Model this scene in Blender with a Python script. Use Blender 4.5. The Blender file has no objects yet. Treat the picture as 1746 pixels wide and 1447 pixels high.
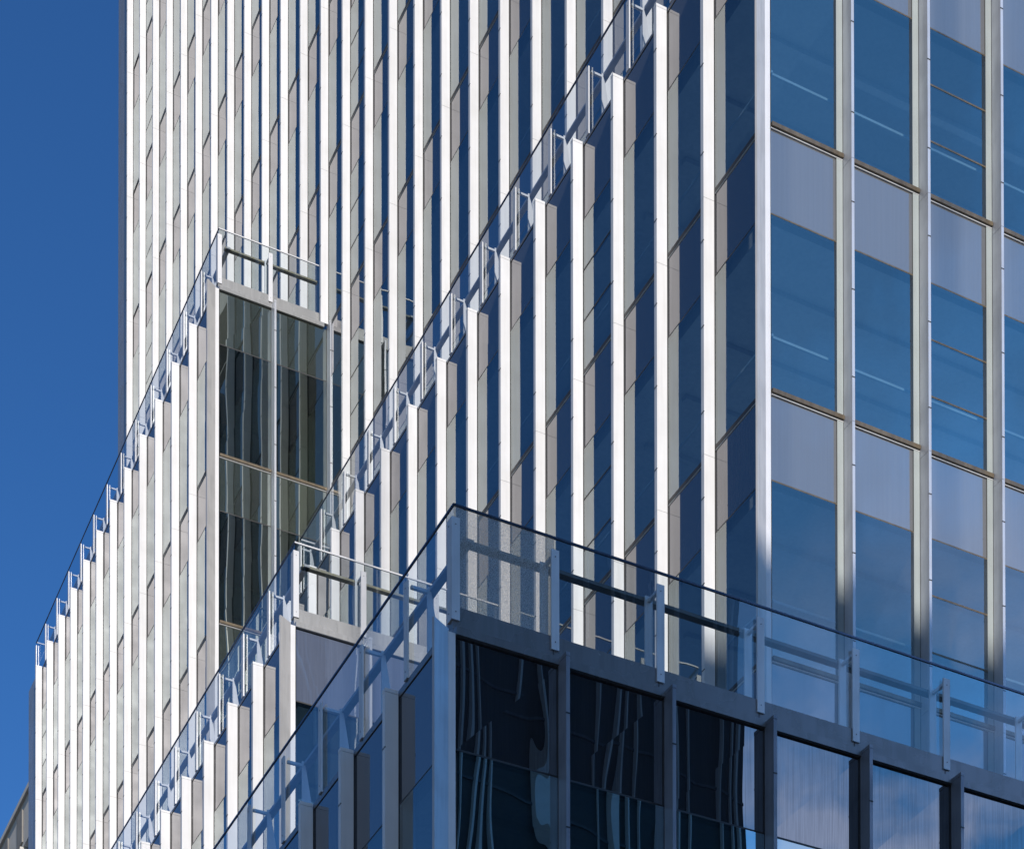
import bpy, math, random
from mathutils import Vector, Matrix
random.seed(7)
R = math.radians
scene = bpy.context.scene
col = scene.collection

# ------------------------------------------------------------------ camera
W0 = 1746.0
F, CX, CY = 3539.074, 905.978, 3190.563
YAW, PITCH, ROLL = 1.102773, 0.0129367, -0.00102
CAM = Vector((-16.46516, -25.01875, -21.82819))
fwd = Vector((math.cos(YAW)*math.cos(PITCH), math.sin(YAW)*math.cos(PITCH), math.sin(PITCH)))
rt0 = Vector((math.sin(YAW), -math.cos(YAW), 0))
up0 = rt0.cross(fwd)
rt = rt0*math.cos(ROLL) + up0*math.sin(ROLL)
up = up0*math.cos(ROLL) - rt0*math.sin(ROLL)
cam_d = bpy.data.cameras.new("camera")
cam = bpy.data.objects.new("camera", cam_d)
col.objects.link(cam)
cam.matrix_world = Matrix(((rt.x, up.x, -fwd.x, CAM.x), (rt.y, up.y, -fwd.y, CAM.y),
                           (rt.z, up.z, -fwd.z, CAM.z), (0, 0, 0, 1)))
cam_d.sensor_width = 36; cam_d.sensor_fit = 'HORIZONTAL'
cam_d.lens = F/W0*36
cam_d.shift_x = (W0/2-CX)/W0
cam_d.shift_y = (CY-723.5)/W0
cam_d.clip_start = 0.1; cam_d.clip_end = 3000
scene.camera = cam

# ------------------------------------------------------------------ sun and sky
SUN_EL = R(26)
SX = -0.178                                   # sun direction (horizontal): mostly -Y, slightly -X
sh = Vector((SX, -1, 0)).normalized()
sdir = Vector((sh.x*math.cos(SUN_EL), sh.y*math.cos(SUN_EL), math.sin(SUN_EL)))
sun_d = bpy.data.lights.new("sun", 'SUN')
sun_d.energy = 4.1; sun_d.angle = R(0.5); sun_d.color = (1.0, 0.955, 0.91)
sun = bpy.data.objects.new("sun", sun_d); col.objects.link(sun)
sun.rotation_euler = sdir.to_track_quat('Z', 'Y').to_euler()
world = bpy.data.worlds.new("World"); scene.world = world; world.use_nodes = True
nt = world.node_tree; nt.nodes.clear()
def N(nt, t, **k):
    n = nt.nodes.new(t)
    for a, b in k.items(): setattr(n, a, b)
    return n
out = N(nt, 'ShaderNodeOutputWorld'); bg = N(nt, 'ShaderNodeBackground')
sky = N(nt, 'ShaderNodeTexSky', sky_type='NISHITA')
sky.sun_disc = False; sky.sun_elevation = SUN_EL
sky.sun_rotation = math.atan2(sdir.x, sdir.y) % (2*math.pi)
sky.air_density = 0.9; sky.dust_density = 0.15; sky.ozone_density = 3.0; sky.altitude = 0
tint = N(nt, 'ShaderNodeMix', data_type='RGBA', blend_type='MULTIPLY'); tint.inputs[0].default_value = 1
tint.inputs['B'].default_value = (0.46, 1.04, 1.64, 1)
tc = N(nt, 'ShaderNodeTexCoord')
mp = N(nt, 'ShaderNodeMapping'); mp.inputs['Scale'].default_value = (3.2, 3.2, 5.0)
nz = N(nt, 'ShaderNodeTexNoise'); nz.inputs['Scale'].default_value = 1.6; nz.inputs['Detail'].default_value = 7; nz.inputs['Roughness'].default_value = 0.55
cr = N(nt, 'ShaderNodeMapRange'); cr.inputs['From Min'].default_value = 0.46; cr.inputs['From Max'].default_value = 0.72; cr.inputs['To Min'].default_value = 0.42; cr.inputs['To Max'].default_value = 0.9
# blue cloud-patterned veil added to the unseen sky (+X -Y) to brighten right-hand glass
dot = N(nt, 'ShaderNodeVectorMath', operation='DOT_PRODUCT')
cd = Vector((0.60, -0.66, 0.55)).normalized(); dot.inputs[1].default_value = cd
mr = N(nt, 'ShaderNodeMapRange'); mr.inputs['From Min'].default_value = 0.55; mr.inputs['From Max'].default_value = 0.93
mul = N(nt, 'ShaderNodeMath', operation='MULTIPLY')
mul2 = N(nt, 'ShaderNodeMath', operation='MULTIPLY'); mul2.inputs[1].default_value = 0.75
mix = N(nt, 'ShaderNodeMix', data_type='RGBA'); mix.inputs['B'].default_value = (3.0, 13.6, 34.0, 1)
L = nt.links.new
dt = N(nt, 'ShaderNodeVectorMath', operation='DOT_PRODUCT'); dt.inputs[1].default_value = Vector((0.2, 0.8, 0.55)).normalized()
mt = N(nt, 'ShaderNodeMapRange'); mt.inputs['From Min'].default_value = 0.35; mt.inputs['From Max'].default_value = 0.88
tm = N(nt, 'ShaderNodeMix', data_type='RGBA'); tm.inputs['A'].default_value = (0.92, 1.0, 1.12, 1); tm.inputs['B'].default_value = (0.47, 1.01, 1.56, 1)
nt.links.new(tc.outputs['Generated'], dt.inputs[0]); nt.links.new(dt.outputs['Value'], mt.inputs['Value']); nt.links.new(mt.outputs[0], tm.inputs[0]); nt.links.new(tm.outputs['Result'], tint.inputs['B'])
L(sky.outputs[0], tint.inputs['A']); L(tc.outputs['Generated'], mp.inputs[0]); L(mp.outputs[0], nz.inputs['Vector'])
L(nz.outputs[0], cr.inputs['Value']); L(tc.outputs['Generated'], dot.inputs[0]); L(dot.outputs['Value'], mr.inputs['Value'])
L(cr.outputs[0], mul.inputs[0]); L(mr.outputs[0], mul.inputs[1]); L(mul.outputs[0], mul2.inputs[0]); L(mul2.outputs[0], mix.inputs[0])
L(tint.outputs['Result'], mix.inputs['A'])
# whiter heaps of cloud low over the street
dot2 = N(nt, 'ShaderNodeVectorMath', operation='DOT_PRODUCT'); dot2.inputs[1].default_value = Vector((0.60, -0.70, 0.29)).normalized()
mr2 = N(nt, 'ShaderNodeMapRange'); mr2.inputs['From Min'].default_value = 0.955; mr2.inputs['From Max'].default_value = 0.99
nz2 = N(nt, 'ShaderNodeTexNoise'); nz2.inputs['Scale'].default_value = 4.2; nz2.inputs['Detail'].default_value = 6; nz2.inputs['Roughness'].default_value = 0.5
cr2 = N(nt, 'ShaderNodeMapRange'); cr2.inputs['From Min'].default_value = 0.40; cr2.inputs['From Max'].default_value = 0.60
mu3 = N(nt, 'ShaderNodeMath', operation='MULTIPLY')
mix2 = N(nt, 'ShaderNodeMix', data_type='RGBA'); mix2.inputs['B'].default_value = (12.5, 14.0, 20.0, 1)
L(tc.outputs['Generated'], dot2.inputs[0]); L(dot2.outputs['Value'], mr2.inputs['Value']); L(mp.outputs[0], nz2.inputs['Vector'])
L(nz2.outputs[0], cr2.inputs['Value']); L(cr2.outputs[0], mu3.inputs[0]); L(mr2.outputs[0], mu3.inputs[1]); L(mu3.outputs[0], mix2.inputs[0])
L(mix.outputs['Result'], mix2.inputs['A']); L(mix2.outputs['Result'], bg.inputs[0]); L(bg.outputs[0], out.inputs[0])
bg.inputs[1].default_value = 0.085
vs = scene.view_settings
vs.view_transform = 'Standard'; vs.look = 'None'; vs.exposure = 0; vs.gamma = 1
try: vs.use_curve_mapping = False
except Exception: pass
scene.render.engine = 'CYCLES'
scene.cycles.max_bounces = 10; scene.cycles.glossy_bounces = 6; scene.cycles.transparent_max_bounces = 24
scene.cycles.diffuse_bounces = 3

# ------------------------------------------------------------------ materials
def mat(name):
    m = bpy.data.materials.new(name); m.use_nodes = True
    m.node_tree.nodes.clear(); return m, m.node_tree
def noise(nt, scale, loc_scale=(1, 1, 1), detail=3, rough=0.5):
    g = N(nt, 'ShaderNodeNewGeometry'); mp = N(nt, 'ShaderNodeMapping'); mp.inputs['Scale'].default_value = loc_scale
    n = N(nt, 'ShaderNodeTexNoise'); n.inputs['Scale'].default_value = scale; n.inputs['Detail'].default_value = detail
    n.inputs['Roughness'].default_value = rough
    nt.links.new(g.outputs['Position'], mp.inputs[0]); nt.links.new(mp.outputs[0], n.inputs['Vector']); return n
def ramp(nt, src, lo, hi, a, b):
    r = N(nt, 'ShaderNodeMapRange'); r.inputs['From Min'].default_value = lo; r.inputs['From Max'].default_value = hi
    r.inputs['To Min'].default_value = a; r.inputs['To Max'].default_value = b
    nt.links.new(src, r.inputs['Value']); return r.outputs[0]
def mixcol(nt, fac, A, B):
    m = N(nt, 'ShaderNodeMix', data_type='RGBA'); m.inputs['A'].default_value = (*A, 1); m.inputs['B'].default_value = (*B, 1)
    nt.links.new(fac, m.inputs[0]); return m.outputs['Result']
def painted(name, c1, c2, rough=0.45, metal=0.0, streak=0.35, spec=0.5):
    """coated metal: faint vertical dirt streaks and patchy wear"""
    m, nt = mat(name)
    o = N(nt, 'ShaderNodeOutputMaterial'); p = N(nt, 'ShaderNodeBsdfPrincipled')
    n1 = noise(nt, 1.0, (14, 14, 0.7), 4, 0.6); n2 = noise(nt, 2.3, (1, 1, 1), 3)
    a = N(nt, 'ShaderNodeMath', operation='ADD'); nt.links.new(n1.outputs[0], a.inputs[0]); nt.links.new(n2.outputs[0], a.inputs[1])
    f = ramp(nt, a.outputs[0], 1.0-streak*0.5, 1.0+streak, 0, 1)
    oi = N(nt, 'ShaderNodeObjectInfo'); hv = N(nt, 'ShaderNodeHueSaturation')
    nt.links.new(ramp(nt, oi.outputs['Random'], 0, 1, 0.93, 1.03), hv.inputs['Value'])
    nt.links.new(mixcol(nt, f, c1, c2), hv.inputs['Color']); nt.links.new(hv.outputs[0], p.inputs['Base Color'])
    r = ramp(nt, n2.outputs[0], 0.3, 0.7, rough-0.06, rough+0.08); nt.links.new(r, p.inputs['Roughness'])
    p.inputs['Metallic'].default_value = metal; p.inputs['Specular IOR Level'].default_value = spec
    nt.links.new(p.outputs[0], o.inputs[0]); return m
def glass(name, kind, f0=0.16, tintc=(0.30, 0.42, 0.47), base=(0.1, 0.1, 0.105), wave=0.02, refl=(0.93, 0.98, 1.0), streak=0.0, power=4.0):
    """sheet glass: mirror reflection that grows at a shallow angle over a see-through or opaque back"""
    m, nt = mat(name); Lk = nt.links.new
    o = N(nt, 'ShaderNodeOutputMaterial')
    n = noise(nt, 1.0, (1.25, 1.25, 0.42), 1, 0.35)
    b = N(nt, 'ShaderNodeBump'); b.inputs['Strength'].default_value = 1.0; b.inputs['Distance'].default_value = wave
    Lk(n.outputs[0], b.inputs['Height'])
    lw = N(nt, 'ShaderNodeLayerWeight'); lw.inputs['Blend'].default_value = 0.5
    pw = N(nt, 'ShaderNodeMath', operation='POWER'); pw.inputs[1].default_value = power; Lk(lw.outputs['Facing'], pw.inputs[0])
    fac = ramp(nt, pw.outputs[0], 0, 1, f0, 0.97)
    gl = N(nt, 'ShaderNodeBsdfGlossy'); gl.inputs['Roughness'].default_value = 0.0; gl.inputs['Color'].default_value = (*refl, 1)
    Lk(b.outputs[0], gl.inputs['Normal'])
    if kind == 'clear':
        back = N(nt, 'ShaderNodeBsdfTransparent'); back.inputs[0].default_value = (*tintc, 1)
    else:
        back = N(nt, 'ShaderNodeBsdfDiffuse')
        s = noise(nt, 1.0, (22, 22, 0.35), 4, 0.6)
        dk = tuple(c*0.93 for c in base)
        Lk(mixcol(nt, ramp(nt, s.outputs[0], 0.35, 0.65, 0, 1), base, dk), back.inputs[0])
    if streak:
        s2 = noise(nt, 1.0, (45, 45, 0.9), 5, 0.7)
        k = ramp(nt, s2.outputs[0], 0.42, 0.62, 1.0, 1.0-streak)
        mm = N(nt, 'ShaderNodeMath', operation='MULTIPLY'); Lk(fac, mm.inputs[0]); Lk(k, mm.inputs[1]); fac = mm.outputs[0]
    mx = N(nt, 'ShaderNodeMixShader'); Lk(fac, mx.inputs[0]); Lk(back.outputs[0], mx.inputs[1]); Lk(gl.outputs[0], mx.inputs[2])
    Lk(mx.outputs[0], o.inputs[0]); return m
M = {}
M['fin'] = painted('white_coated_aluminium', (0.80, 0.785, 0.775), (0.70, 0.685, 0.67), 0.42)
M['fincap'] = painted('fresh_white_aluminium', (0.88, 0.87, 0.84), (0.84, 0.83, 0.80), 0.42, streak=0.15)
M['mullion'] = painted('silver_aluminium', (0.56, 0.57, 0.60), (0.46, 0.47, 0.50), 0.36, 0.3, streak=0.2)
M['mullion_reflection'] = painted('painted_mullion_reflection', (0.40, 0.435, 0.42), (0.34, 0.37, 0.355), 0.35, 0.0, streak=0.3)  # pale colour stands in for the mullion's reflection in the glass
M['mullion_dark'] = painted('shaded_silver_aluminium', (0.26, 0.27, 0.30), (0.20, 0.21, 0.24), 0.36, 0.3, streak=0.2)  # darker copy of the mullion metal, the front step's shade in its colour
M['corner'] = painted('corner_aluminium', (0.52, 0.505, 0.49), (0.44, 0.43, 0.42), 0.42, 0.1, streak=0.15)
M['post'] = painted('pale_grey_steel', (0.70, 0.69, 0.69), (0.56, 0.56, 0.57), 0.45, 0.2)
M['rail'] = painted('grey_steel_rail', (0.40, 0.40, 0.41), (0.30, 0.30, 0.32), 0.45, 0.3)
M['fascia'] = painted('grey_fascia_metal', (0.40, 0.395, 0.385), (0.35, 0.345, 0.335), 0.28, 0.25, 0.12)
M['dark'] = painted('dark_gasket_and_shade', (0.02, 0.02, 0.022), (0.04, 0.035, 0.03), 0.5)
M['bronze'] = painted('bronze_sill_metal', (0.17, 0.13, 0.08), (0.08, 0.06, 0.04), 0.4, 0.3)
M['handrail'] = painted('dark_handrail_metal', (0.10, 0.11, 0.15), (0.07, 0.08, 0.11), 0.25, 0.7)
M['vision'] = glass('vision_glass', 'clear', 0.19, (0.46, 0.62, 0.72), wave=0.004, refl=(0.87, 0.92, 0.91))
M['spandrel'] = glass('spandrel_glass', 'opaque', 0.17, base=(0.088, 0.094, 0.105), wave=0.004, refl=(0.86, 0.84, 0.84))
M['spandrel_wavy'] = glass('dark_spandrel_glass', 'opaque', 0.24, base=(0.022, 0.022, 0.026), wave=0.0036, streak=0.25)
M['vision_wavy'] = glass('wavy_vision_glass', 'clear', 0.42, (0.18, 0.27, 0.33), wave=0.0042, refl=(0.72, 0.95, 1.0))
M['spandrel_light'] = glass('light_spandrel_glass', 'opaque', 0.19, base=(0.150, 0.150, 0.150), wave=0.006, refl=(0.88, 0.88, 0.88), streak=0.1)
M['spandrel_streaky'] = glass('streaky_spandrel_glass', 'opaque', 0.30, base=(0.13, 0.155, 0.22), wave=0.007, refl=(0.86, 0.90, 0.95), streak=0.4)
M['spandrel_green'] = glass('green_spandrel_glass', 'opaque', 0.50, base=(0.045, 0.052, 0.042), wave=0.004, refl=(0.88, 0.93, 0.82), streak=0.15)
M['vision_green'] = glass('green_vision_glass', 'clear', 0.36, (0.10, 0.14, 0.13), wave=0.004, refl=(0.84, 0.92, 0.84))
M['fascia_dark'] = painted('shaded_fascia_metal', (0.22, 0.225, 0.235), (0.19, 0.195, 0.20), 0.25, 0.25, 0.12)  # darker copy of the fascia metal, shade put into its colour
M['rail_bronze'] = painted('mossy_bronze_rail', (0.22, 0.19, 0.11), (0.30, 0.28, 0.24), 0.5, 0.1)
M['rail_dark'] = painted('shaded_steel_rail', (0.17, 0.165, 0.155), (0.12, 0.12, 0.11), 0.5, 0.1)  # dark reflection on the rail's underside put into its colour
M['rail_glass'] = glass('balustrade_glass', 'clear', 0.09, (0.86, 0.91, 0.93), wave=0.004)
M['stone'] = painted('pale_limestone', (0.66, 0.61, 0.54), (0.50, 0.46, 0.41), 0.8, streak=0.6)
M['stone_dark'] = painted('weathered_limestone', (0.30, 0.28, 0.25), (0.16, 0.15, 0.14), 0.85, streak=0.6)
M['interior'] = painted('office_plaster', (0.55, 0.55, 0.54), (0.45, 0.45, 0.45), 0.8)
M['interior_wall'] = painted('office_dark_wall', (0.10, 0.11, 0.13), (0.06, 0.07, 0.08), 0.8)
M['mull_in'] = painted('grey_inner_mullion', (0.42, 0.44, 0.43), (0.36, 0.37, 0.36), 0.6)
M['roof'] = painted('roof_membrane', (0.32, 0.32, 0.31), (0.24, 0.24, 0.23), 0.85)
# frosted (fritted) balustrade pane
m, nt2 = mat('frosted_glass'); o = N(nt2, 'ShaderNodeOutputMaterial')
tr = N(nt2, 'ShaderNodeBsdfTransparent'); tr.inputs[0].default_value = (0.78, 0.77, 0.74, 1)
df = N(nt2, 'ShaderNodeBsdfDiffuse'); df.inputs[0].default_value = (0.62, 0.60, 0.56, 1)
gl = N(nt2, 'ShaderNodeBsdfGlossy'); gl.inputs['Roughness'].default_value = 0.08
vn = noise(nt2, 100, (1, 1, 1), 2, 0.7)
mx = N(nt2, 'ShaderNodeMixShader'); mx2 = N(nt2, 'ShaderNodeMixShader'); mx2.inputs[0].default_value = 0.06
nt2.links.new(ramp(nt2, vn.outputs[0], 0.38, 0.62, 0.30, 0.74), mx.inputs[0])
nt2.links.new(tr.outputs[0], mx.inputs[1]); nt2.links.new(df.outputs[0], mx.inputs[2])
nt2.links.new(mx.outputs[0], mx2.inputs[1]); nt2.links.new(gl.outputs[0], mx2.inputs[2]); nt2.links.new(mx2.outputs[0], o.inputs[0])
M['frosted'] = m

# ------------------------------------------------------------------ mesh helpers
class MB:
    def __init__(s): s.v = []; s.f = []; s.m = []; s.mi = 0
    def box(s, x0, y0, z0, x1, y1, z1):
        s.m += [s.mi]*6
        if x0 > x1: x0, x1 = x1, x0
        if y0 > y1: y0, y1 = y1, y0
        b = len(s.v)
        s.v += [(x0,y0,z0),(x1,y0,z0),(x1,y1,z0),(x0,y1,z0),(x0,y0,z1),(x1,y0,z1),(x1,y1,z1),(x0,y1,z1)]
        s.f += [(b,b+3,b+2,b+1),(b+4,b+5,b+6,b+7),(b,b+1,b+5,b+4),(b+1,b+2,b+6,b+5),(b+2,b+3,b+7,b+6),(b+3,b,b+4,b+7)]
        return s
    def prism(s, pts, dv):
        """polygon pts (3D, any plane) pushed along dv"""
        b = len(s.v); n = len(pts); dv = Vector(dv); s.m += [s.mi]*(n+2)
        s.v += [tuple(p) for p in pts] + [tuple(Vector(p)+dv) for p in pts]
        s.f += [tuple(range(b+n-1, b-1, -1)), tuple(range(b+n, b+2*n))]
        s.f += [(b+i, b+(i+1) % n, b+n+(i+1) % n, b+n+i) for i in range(n)]
        return s
    def quad(s, pts):
        b = len(s.v); s.m.append(s.mi); s.v += [tuple(p) for p in pts]; s.f.append(tuple(range(b, b+len(pts)))); return s
    def build(s, name, m, parent=None, extra=()):
        me = bpy.data.meshes.new(name)
        o = bpy.data.objects.new(name, me); col.objects.link(o)
        org = Vector((0, 0, 0)); q = parent
        while q is not None: org += q.location; q = q.parent
        me.from_pydata([(x-org.x, y-org.y, z-org.z) for x, y, z in s.v], [], s.f); me.update()
        me.materials.append(m)
        for e in extra: me.materials.append(e)
        if extra: me.polygons.foreach_set('material_index', s.m)
        if parent is not None: o.parent = parent
        return o
def empty(name, loc, label, cat, group=None):
    o = bpy.data.objects.new(name, None); col.objects.link(o); o.location = loc
    o['label'] = label; o['category'] = cat
    if group: o['group'] = group
    o.empty_display_size = 0.2
    return o
def project(x, y, z):
    d = Vector((x, y, z))-CAM; Z = d.dot(fwd)
    if Z <= 0.1: return None
    return CX+F*d.dot(rt)/Z, CY-F*d.dot(up)/Z

# ------------------------------------------------------------------ the stepped glass tower
H = 3.9; A = 1.3920753; SP = 1.30
YEND = 38.90
def P3(side, X0, Y0, s, o, z):
    """point on a facade: s metres from the corner, o metres outward"""
    return (X0-o, Y0+s, z) if side == 'L' else (X0+s, Y0-o, z)
def fbox(mb, side, X0, Y0, s0, s1, o0, o1, z0, z1):
    a = P3(side, X0, Y0, s0, o0, z0); b = P3(side, X0, Y0, s1, o1, z1)
    mb.box(a[0], a[1], a[2], b[0], b[1], b[2])
def cell_px(side, X0, Y0, s0, s1, z0, z1, pad=120):
    pts = [project(*P3(side, X0, Y0, s, 0, z)) for s in (s0, s1) for z in (z0, z1)]
    if any(p is None for p in pts): return 0
    xs = [p[0] for p in pts]; ys = [p[1] for p in pts]
    if max(xs) < -pad or min(xs) > 1746+pad or max(ys) < -pad or min(ys) > 1447+pad: return 0
    area = abs(max(xs)-min(xs))*abs(max(ys)-min(ys))
    vis = 1.0 if (max(xs) > 0 and min(xs) < 1746 and max(ys) > 0 and min(ys) < 1447) else 0.01
    return area*vis
def pane(mb, side, X0, Y0, s0, s1, z0, z1, o=0.0, j=0.0016):
    r = lambda: o+random.uniform(-j, j)
    pts = [P3(side, X0, Y0, s0, r(), z0), P3(side, X0, Y0, s1, r(), z0), P3(side, X0, Y0, s1, r(), z1), P3(side, X0, Y0, s0, r(), z1)]
    mb.quad(pts if side == 'R' else pts[::-1])

def tower_block(name, label, X0, Y0, top, kmin, kmax, nL, sR, thirds_L=(), thirds_R=(), wavyR=False, greenR=False, lmin=lambda k: 0, xcut=lambda k: 1e9, cap=True, interior_depth=5.0):
    """X0/Y0: left and right facade planes; top: roof level (floor index) or None; nL bays left, sR bays right"""
    root = empty('tower_block', (X0, Y0, kmin*H), label, 'tower block', 'stepped blocks of the glass tower')
    ztop = top*H if top is not None else kmax*H
    FIN0 = 0.190 if wavyR else 0.208
    zbot = kmin*H
    cells = []
    for side, n in (('L', nL), ('R', sR)):
        for j in range(n):
            for k in range(kmin, (top if top is not None else kmax)+1):
                s0 = j*A+0.035; s1 = (j+1)*A-0.035
                if j == 0: s0 = 0.10 if side == 'R' else 0.02
                if side == 'L' and j < lmin(k): continue
                if side == 'R' and X0+s0 > xcut(k): continue
                for kind, z0, z1 in (('spandrel', k*H-SP, k*H), ('window', k*H, (k+1)*H-SP)):
                    if z1 > ztop+0.01 or z0 < zbot-0.01: continue
                    ar = cell_px(side, X0, Y0, s0, s1, z0, z1)
                    if ar: cells.append((ar, kind, side, j, k, s0, s1, z0, z1))
    cells.sort(key=lambda c: -c[0])
    cnt = {'spandrel': 0, 'window': 0}
    rest = {'spandrel': MB(), 'window': MB()}; restf = MB(); rests = MB(); restl = MB()
    for ar, kind, side, j, k, s0, s1, z0, z1 in cells:
        cnt[kind] += 1
        ind = cnt[kind] <= 98
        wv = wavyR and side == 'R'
        mb = MB() if ind else rest[kind]
        dj = 0.0035 if wv else 0.0015
        if kind == 'spandrel':
            pane(mb, side, X0, Y0, s0, s1, z0+0.012, z1-0.055, 0.0, dj)
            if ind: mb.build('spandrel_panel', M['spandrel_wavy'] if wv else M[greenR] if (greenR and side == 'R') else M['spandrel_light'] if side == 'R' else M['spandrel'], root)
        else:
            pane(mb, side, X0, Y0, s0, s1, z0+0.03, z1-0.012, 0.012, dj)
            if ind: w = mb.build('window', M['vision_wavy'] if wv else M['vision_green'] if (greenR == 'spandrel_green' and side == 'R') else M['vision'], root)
            po_ = 0.014 if side == 'L' else 0.050
            pieces = [('sill', M['bronze'] if side == 'R' else M['dark'], (s0, s1, -0.03, po_, z0-0.030, z0+0.03)),      # dark sill, proud of the spandrel
                      ('sill_lip', M['fin'] if side == 'R' else M['mull_in'], (s0, s1, -0.02, 0.010 if side == 'L' else 0.022, z0-0.052, z0-0.032)),
                      ('head', M['bronze'] if side == 'R' and not wavyR and not greenR else M['dark'], (s0, s1, -0.03, 0.013, z1-0.011, z1+0.011))]
            th = thirds_L if side == 'L' else thirds_R
            if j in th:
                for q in (1, 2):
                    zz = z0+(z1-z0)*q/3
                    pieces.append(('transom', pieces[0][1], (s0, s1, -0.02, 0.016, zz-0.013, zz+0.013)))
            for nm, mm, bx in pieces:
                fr = MB() if ind else restf
                fbox(fr, side, X0, Y0, *bx)
                if ind: fr.build(nm, mm, w)
    for kind, nm, mm in (('spandrel', 'spandrel_panel', 'spandrel'), ('window', 'window', 'vision')):
        if rest[kind].v:
            o = rest[kind].build(nm, M[mm], root); o['kind'] = 'stuff'
            if kind == 'window':
                restf.build('window_frame', M['dark'], o)
    # vertical fins, one per grid line, with a brighter head piece and a dark joint at each floor
    for side, n in (('L', nL), ('R', sR)):
        for j in range(1, n+1):
            s = j*A
            if side == 'L' and Y0+s > YEND-0.4: continue
            if side == 'R' and X0+s > xcut(kmax)+1e-3 and top is None: continue
            zlo = None; zs = []
            for k in range(kmin, (top if top is not None else kmax)+1):
                if side == 'L' and j < lmin(k)+0 and j != lmin(k): continue
                if side == 'R' and X0+s > xcut(k): continue
                if cell_px(side, X0, Y0, s-0.2, s+0.2, k*H-H, k*H, 150): zs.append(k)
            if not zs: continue
            z_hi = zs[-1]*H; z_lo = max(zs[0]*H-H, zbot)
            if side == 'L' and top is None and j == 15: z_lo = 4*H+0.06      # the lower step's own mullion stands below
            if z_hi <= zbot: continue
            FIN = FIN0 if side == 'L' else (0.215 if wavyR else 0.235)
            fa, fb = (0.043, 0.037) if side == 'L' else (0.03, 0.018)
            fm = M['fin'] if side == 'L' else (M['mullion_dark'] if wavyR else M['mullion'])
            mb = MB(); base = MB()
            tp = top is not None and zs[-1] == top
            capz = 0.012 if tp else 0.0
            for k in zs:
                a, b = max(k*H-H-0.16, z_lo), k*H-0.166
                if b <= z_lo: continue
                if k == zs[-1]: b = k*H-capz-(0.004 if tp else 0)
                if k == zs[0]: a = z_lo
                fbox(mb, side, X0, Y0, s-fa, s+fb, 0.022, FIN, a, b)
                mb.mi = 1                                       # small dark clips along the outer lip
                for q in range(3):
                    zc = a+(b-a)*(q+0.5)/3
                    fbox(mb, side, X0, Y0, s-fa-0.003, s+fb+0.002, FIN-0.006, FIN+0.004, zc-0.007, zc+0.007)
                mb.mi = 0
            fbox(base, side, X0, Y0, s-(0.046 if side == 'L' else 0.034), s+(0.030 if side == 'L' else 0.0195), -0.03, 0.021, z_lo, z_hi-0.02)
            fo = mb.build('fin', fm, root, extra=[M['dark']])
            base.build('fin_base', M['dark'], fo)  # dark colour paints the shadow line at the fin's inner edge
            if tp:
                c = MB()
                fbox(c, side, X0, Y0, s-fa-0.002, s+fb+0.002, 0.0225, FIN+0.002, ztop-capz, ztop+0.03)
                c.build('fin_cap', fm, fo)
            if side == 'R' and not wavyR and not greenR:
                jb = MB(); fbox(jb, side, X0, Y0, s-0.145, s-0.036, 0.0135, 0.0175, z_lo, z_hi-0.06); jb.build('reflection_strip', M['mullion_reflection'], fo)  # strip laid on the glass, painted as the mullion's mirrored face
            mi = MB()
            fbox(mi, side, X0, Y0, s-0.03, s+0.03, -0.20, -0.035, z_lo, z_hi-0.05); mi.build('inner_mullion', M['mull_in'], fo)
    # corner column: square post, narrow facing strip and a diagonal fin
    zc0, zc1 = zbot, ztop-0.02
    cp = MB(); cp.box(X0+0.004, Y0+0.004, zc0, X0+0.085, Y0+0.07, zc1)
    cp.box(X0-0.012, Y0-0.03, zc0, X0+0.075, Y0+0.002, zc1)
    co = cp.build('corner_post', M['fin'], root)
    d = Vector((-0.87, -0.50, 0)); n_ = Vector((0.50, -0.87, 0))
    b0 = Vector((X0-0.012, Y0-0.012, zc0)); e0 = b0+d*0.27
    MB().prism([b0-n_*0.015, e0-n_*0.015, e0+n_*0.015, b0+n_*0.015], (0, 0, zc1-zc0+(0.03 if top is not None else 0))).build('corner_fin', M['mullion'] if wavyR else M['corner'], co)
    # interior: floor slabs with ceilings, ceiling lights, guard rail, core wall
    xe = min(X0+sR*A, xcut(kmin) if xcut(kmin) < 1e8 else 1e9); ye = Y0+nL*A
    for k in range(kmin, (top if top is not None else kmax)+1):
        z = k*H
        if z-0.3 > ztop: continue
        sl = MB(); sl.box(X0+0.22, Y0+0.22, z-SP+0.06, X0+sR*A-0.05, ye-0.1, z-0.10)
        so = sl.build('floor_slab', M['interior'], root)
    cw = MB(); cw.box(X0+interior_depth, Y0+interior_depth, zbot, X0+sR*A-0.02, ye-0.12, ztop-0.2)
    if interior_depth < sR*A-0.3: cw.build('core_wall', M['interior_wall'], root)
    gr = MB(); cl = MB()
    for k in range(kmin, (top if top is not None else kmax)):
        z = k*H+1.05
        if cell_px('R', X0, Y0, 0, sR*A, z-1, z+1): gr.box(X0+0.25, Y0+0.28, z, X0+sR*A-0.1, Y0+0.31, z+0.035)
        gr.box(X0+0.28, Y0+0.25, z, X0+0.31, ye-0.2, z+0.035)
        for i in range(4):
            yy = Y0+1.2+i*1.25
            cl.box(X0+0.9, yy, (k+1)*H-SP-0.02, X0+sR*A-0.4, yy+0.12, (k+1)*H-SP+0.055)
    gr.build('guard_rail', M['mull_in'], root); cl.build('ceiling_beam', M['interior'], root)
    return root

B = {}
V0 = (-6.9908, -4.2670); V1 = (0.0, 0.0); V2 = (-4.2104, 8.3158); V3 = (-1.4413, 20.8890); PX0 = 1.3570
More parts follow.
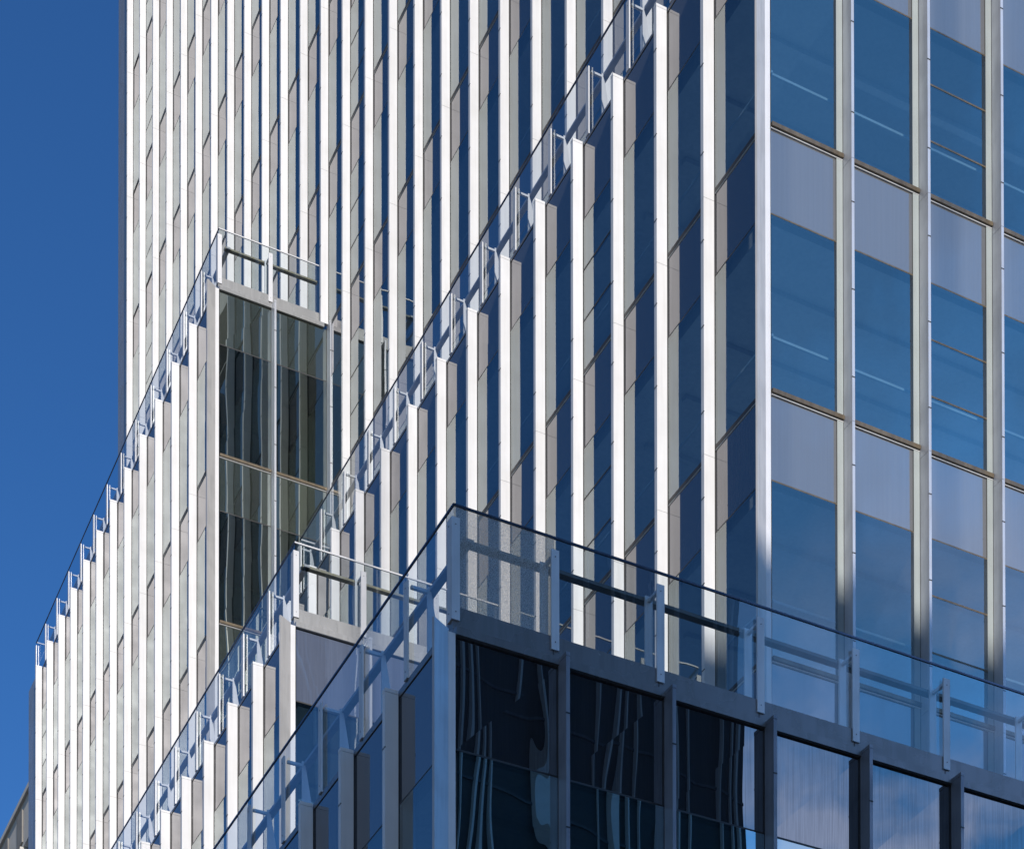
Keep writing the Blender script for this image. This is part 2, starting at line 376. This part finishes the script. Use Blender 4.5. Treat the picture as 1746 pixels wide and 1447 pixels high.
# V1 sits behind V2 for y > 8.3 (roof of V2 at level 0)
tower_block('v1', 'tall glass tower step with wide blue windows right of its corner',
            0.0, 0.0, 2, -2, 2, 15, 6, thirds_L=(3,), thirds_R=(2,), lmin=lambda k: 0, interior_depth=6.9)
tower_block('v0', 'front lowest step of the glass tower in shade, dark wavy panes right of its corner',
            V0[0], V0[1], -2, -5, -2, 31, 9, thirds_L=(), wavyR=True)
tower_block('v2', 'low step of the glass tower with sunlit white fins just behind the shaded front step',
            V2[0], V2[1], 0, -2, 0, 22, 3, thirds_L=(), greenR='spandrel_streaky')
tower_block('v3', 'left glass tower step with two bays of dark green reflecting glass',
            V3[0], V3[1], 4, -1, 4, 13, 2, thirds_L=(11,), greenR='spandrel_green')
tower_block('p0', 'main rear shaft of the glass tower, rows of white fins rising out of the picture',
            PX0, 0.0, None, 2, 12, 28, 6, thirds_L=(13, 25), lmin=lambda k: 0, xcut=lambda k: 1e9)

# ------------------------------------------------------------------ roof terraces (fascia, deck) and balustrades
def terrace(X0, Y0, k, nL, nR, label, frosted=False, dark=False, rR=None, endL=True, xdeck=3.0):
    z = k*H
    # glass balustrade with its posts, top-level
    root = empty('glass_balustrade', (X0, Y0, z), label, 'balustrade', 'glass balustrades along the roof terraces')
    LR = {'L': min(nL*A, YEND-Y0), 'R': nR*A if rR is None else rR}
    for side in 'LR':
        ln = LR[side]; n = nL if side == 'L' else nR
        f = MB()
        if side == 'R':
            fbox(f, side, X0, Y0, 0.10, ln, -0.24, -0.10, z-0.02, z+0.37)
            fbox(f, side, X0, Y0, 0.08, ln, -0.10, 0.050, z-0.035, z+0.055)
        else:
            fbox(f, side, X0, Y0, 0.24, ln, -0.24, -0.10, z-0.02, z+0.21)
            fbox(f, side, X0, Y0, 0.09, ln, -0.10, 0.010, z-0.035, z+0.012)
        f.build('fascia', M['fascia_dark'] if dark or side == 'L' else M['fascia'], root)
        jt = MB()
        for j in range(1, n+1): fbox(jt, side, X0, Y0, j*A-0.035, j*A-0.022, -0.12, -0.097, z+0.057, z+(0.368 if side == 'R' else 0.208))
        jt.build('fascia_joint', M['dark'], root)
        h = MB(); fbox(h, side, X0, Y0, 0.115, ln, -0.137, -0.113, z+1.513, z+1.536); h.build('handrail', M['handrail'] if not (side == 'R' and not dark) else M['post'], root)
        r = MB(); fbox(r, side, X0, Y0, 0.36, ln, -0.485, -0.385, z+1.328, z+1.368); r.build('mid_rail', M['rail_dark'] if dark and side == 'R' else M['rail_bronze'] if side == 'R' else M['rail'], root)
        for j in range(n):
            s0 = j*A+0.125 if j == 0 else j*A+0.004; s1 = min((j+1)*A-0.004, ln)
            if s1-s0 < 0.2: continue
            g = MB(); pane(g, side, X0, Y0, s0, s1, z+0.03, z+1.512, -0.125, 0.001)
            fr = frosted and side == 'R' and j == 0
            go = g.build('glass_panel', M['frosted'] if fr else M['rail_glass'], root)
            if fr: go['label'] = 'frosted speckled glass panel'
        for j in range(0, n+1):
            s = j*A
            if s > ln+0.01: continue
            pb = MB(); c = s-0.012
            if j == 0: c = 0.130 if side == 'R' else 0.157
            fbox(pb, side, X0, Y0, c-0.05, c+0.05, -0.104, -0.08, z+0.21, z+1.36)
            pb.mi = 1
            for zz in (0.30, 1.28): fbox(pb, side, X0, Y0, c-0.005, c+0.005, -0.081, -0.076, z+zz-0.005, z+zz+0.005)
            pb.mi = 0
            po = pb.build('post', M['post'], root, extra=[M['dark']])
            if j == 0: continue
            # arm to the inner tapered stanchion
            ar = MB(); fbox(ar, side, X0, Y0, c-0.02, c+0.02, -0.36, -0.15, z+1.30, z+1.335); ar.build('arm', M['post'], po)
            pts = [P3(side, X0, Y0, c-0.012, o, zz) for o, zz in ((-0.36, z+0.1), (-0.36, z+1.375), (-0.40, z+1.375), (-0.62, z+0.1))]
            dv = (0, 0.024, 0) if side == 'L' else (0.024, 0, 0)
            st_ = MB()
            if side == 'L': st_.prism(pts, dv)
            else: fbox(st_, side, X0, Y0, c-0.050, c+0.050, -0.382, -0.357, z+0.102, z+1.375)
            st_.build('stanchion', M['post'], root)
    # far end: last post and a short return
    ln = LR['L']; pe = MB()
    fbox(pe, 'L', X0, Y0, ln-0.16, ln-0.06, -0.104, -0.08, z+0.21, z+1.36); pe.build('post', M['post'], root)
    he = MB(); he.box(X0+0.145, Y0+ln-0.035, z+1.513, X0+1.1, Y0+ln-0.004, z+1.541); he.build('handrail', M['post'], root)
    ge = MB(); ge.quad([(X0+0.13, Y0+ln-0.02, z+0.03), (X0+1.1, Y0+ln-0.02, z+0.03), (X0+1.1, Y0+ln-0.02, z+1.512), (X0+0.13, Y0+ln-0.02, z+1.512)]); ge.build('glass_panel', M['rail_glass'], root)
    return root

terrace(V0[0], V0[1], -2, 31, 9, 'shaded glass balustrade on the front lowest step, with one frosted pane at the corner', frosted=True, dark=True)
terrace(0.0, 0.0, 2, 14, 0, 'long glass balustrade climbing to the top edge above the navy glazed step', rR=0.9)
terrace(V2[0], V2[1], 0, 22, 3, 'glass balustrade with mossy rail just behind the front shaded one', rR=-V2[0]-0.02)
terrace(V3[0], V3[1], 4, 13, 2, 'glass balustrade against the sky above the dark green glazed bays', rR=PX0-V3[0]-0.12)
# roof decks belong to the blocks
blocks = [o for o in bpy.data.objects if o.name.startswith('tower_block')]
bl = {round(o.location.x, 2): o for o in blocks}
def deck(key, x0, y0, x1, y1, z):
    MB().box(x0, y0, z-0.15, x1, y1, z+0.05).build('roof_deck', M['roof'], bl[key])
deck(round(V0[0], 2), V0[0]+0.22, V0[1]+0.22, 8.0, -0.06, -2*H)
deck(round(V0[0], 2), V0[0]+0.22, -0.05, -0.04, 8.25, -2*H+0.002)
deck(round(V0[0], 2), V0[0]+0.22, 8.252, V2[0]-0.05, YEND, -2*H+0.004)
deck(round(V2[0], 2), V2[0]+0.22, V2[1]+0.22, -0.04, 20.84, 0)
deck(round(V2[0], 2), V2[0]+0.22, 20.842, V3[0]-0.04, YEND, 0.002)
deck(0.0, 0.22, 0.22, PX0-0.04, 20.84, 2*H)
deck(round(V3[0], 2), V3[0]+0.22, V3[1]+0.22, PX0-0.04, YEND, 4*H)
# solid bodies below / behind what is glazed, each a part of its block
def body(key, x0, y0, z0, x1, y1, z1):
    MB().box(x0, y0, z0, x1, y1, z1).build('shell_wall', M['spandrel_wavy'], bl[key])
GZ = -23.5
body(round(V0[0], 2), V0[0]+0.01, V0[1]+0.01, GZ, V0[0]+9*A, YEND, -6*H+2.55)
# dark end returns at the far end of each block
for key, x, zb, zt in ((round(PX0, 2), PX0, 7.8, 12*H), (round(V3[0], 2), V3[0], 0, 15.6), (round(V2[0], 2), V2[0], -7.8, 0)):
    e = MB(); e.box(x+0.0, YEND, zb, x+8, YEND+0.12, zt); e.build('end_wall', M['fascia'], bl[key])
    e = MB(); e.box(x-0.10, YEND-0.9, zb, x-0.02, YEND+0.02, zt-0.05); e.build('end_panel', M['fascia'], bl[key])

# ------------------------------------------------------------------ the stone building at the far left
sb = empty('stone_building', (4, 56, GZ), 'old pale stone building with columns and carved cornice at the far lower left', 'building')
X4, Y4, Z4 = 4.0, 52.0, 25.4
MB().box(X4+0.9, Y4, GZ, X4+14, Y4+44, Z4-9).build('wall', M['stone'], sb)
c = MB(); c.box(X4-0.10, Y4, Z4-0.22, X4+1.2, Y4+44.3, Z4-0.02); c.box(X4-0.03, Y4, Z4-0.02, X4+1.1, Y4+44.1, Z4+0.05)
c.build('cornice', M['stone'], sb)
MB().box(X4+0.02, Y4, Z4-2.1, X4+0.95, Y4+44, Z4-0.222).build('frieze', M['stone'], sb)
for i in range(16):
    y = Y4+1.4+i*2.7
    MB().box(X4-0.04, y-0.5, Z4-1.9, X4+0.015, y+0.5, Z4-0.5).build('carved_panel', M['stone_dark'], sb)
    cm = MB(); seg = 12
    ring = [(X4+0.38+0.36*math.cos(t), y+0.36*math.sin(t), GZ) for t in [2*math.pi*q/seg for q in range(seg)]]
    cm.prism(ring, (0, 0, Z4-2.55-GZ))
    cm.box(X4-0.12, y-0.5, Z4-2.3, X4+0.88, y+0.5, Z4-2.12); cm.box(X4-0.04, y-0.44, Z4-2.55, X4+0.8, y+0.44, Z4-2.302)
    cm.build('column', M['stone'], sb)
    w = MB()
    for q in range(5): w.box(X4+0.86, y+0.75, Z4-13.3-q*5, X4+0.897, y+1.95, Z4-10.2-q*5)
    w.build('window', M['vision'], sb)

# ------------------------------------------------------------------ the dark office tower across the street (casts the shade, seen in the reflections)
perp = Vector((-sh.y, sh.x, 0))            # horizontal, at right angles to the sun
if perp.x < 0: perp = -perp
D = 58.0
base_pt = sh*D
c_left = -7.75; c_right = None
Lp = base_pt+perp*c_left
ztop_c = -2.4+D*math.tan(SUN_EL)
# right edge: seen from the bay at x=-3.2 at a horizontal angle of 32.7 degrees
tgt = Vector((-3.2, V0[1], 0)); ang = R(31.1); dirr = Vector((math.sin(ang), -math.cos(ang), 0))
t = (base_pt-tgt).dot(sh)/dirr.dot(sh)
Rp = tgt+dirr*t
ot = empty('office_tower', (Lp.x, Lp.y, GZ), 'dark glass office tower across the street that shades the front step', 'building')
back = sh*16
MB().prism([(Lp.x, Lp.y, GZ), (Lp.x+back.x, Lp.y+back.y, GZ), (Rp.x+back.x, Rp.y+back.y, GZ), (Rp.x, Rp.y, GZ)], (0, 0, ztop_c-GZ)).build('wall', M['dark'], ot)
wd = (Rp-Lp).length; u = (Rp-Lp)/wd
nn = -sh
mm = MB(); fl = MB()
i = 0; x = 0.4
while x < wd-0.3:
    wv = random.choice((0.06, 0.08, 0.16))
    p = Lp+u*x+nn*0.01
    mm.prism([p, p+u*wv, p+u*wv+nn*0.22, p+nn*0.22], (0, 0, ztop_c-GZ)); x += random.choice((1.5, 1.5, 3.0))
mm.build('vertical_fin', M['mull_in'], ot)
z = GZ+4
while z < ztop_c-1:
    p = Lp+nn*0.005
    fl.prism([p+Vector((0, 0, z)), Rp+nn*0.005+Vector((0, 0, z)), Rp+nn*0.06+Vector((0, 0, z)), p+nn*0.055+Vector((0, 0, z))], (0, 0, 0.3)); z += 3.9
fl.build('floor_band', M['rail'], ot)

# the taller slab beside it, further along the street
q0 = base_pt+perp*17.0+nn*0.0
ot2 = empty('office_tower', (q0.x, q0.y, GZ), 'taller dark office slab joined to the right of the other office tower', 'building')
ZT = 62.0
f1 = Lp+u*0+nn*0
def along(c): return base_pt+perp*c+nn*3.0
wr = (Rp-base_pt).dot(perp)
a_, b_ = along(17.0), along(wr)
MB().prism([(a_.x, a_.y, GZ), (a_.x+back.x, a_.y+back.y, GZ), (b_.x+back.x, b_.y+back.y, GZ), (b_.x, b_.y, GZ)], (0, 0, ZT-GZ)).build('wall', M['dark'], ot2)
mm = MB(); fl = MB(); x = 0.5
while x < wr-17.3:
    wv = random.choice((0.05, 0.08, 0.13)); p = a_+u*x+nn*0.01
    mm.prism([p, p+u*wv, p+u*wv+nn*0.22, p+nn*0.22], (0, 0, ZT-GZ)); x += random.choice((0.5, 0.9, 1.5, 2.4))
mm.build('vertical_fin', M['fin'], ot2)
z = GZ+4
while z < ZT-1:
    fl.prism([a_+nn*0.005+Vector((0, 0, z)), b_+nn*0.005+Vector((0, 0, z)), b_+nn*0.06+Vector((0, 0, z)), a_+nn*0.06+Vector((0, 0, z))], (0, 0, 0.12)); z += 3.9
fl.build('floor_band', M['interior_wall'], ot2)

# ------------------------------------------------------------------ ground
def structure(name, mb, m):
    o = mb.build(name, m); o['kind'] = 'structure'; return o
M['asphalt'] = painted('asphalt', (0.055, 0.055, 0.055), (0.04, 0.04, 0.04), 0.9)
M['paving'] = painted('paving', (0.30, 0.29, 0.27), (0.22, 0.21, 0.20), 0.85)
structure('ground', MB().quad([(-1500, -1500, GZ-0.15), (1500, -1500, GZ-0.15), (1500, 1500, GZ-0.15), (-1500, 1500, GZ-0.15)]), M['asphalt'])
structure('pavement', MB().box(-11, -10, GZ-0.14, 60, 60, GZ), M['paving'])
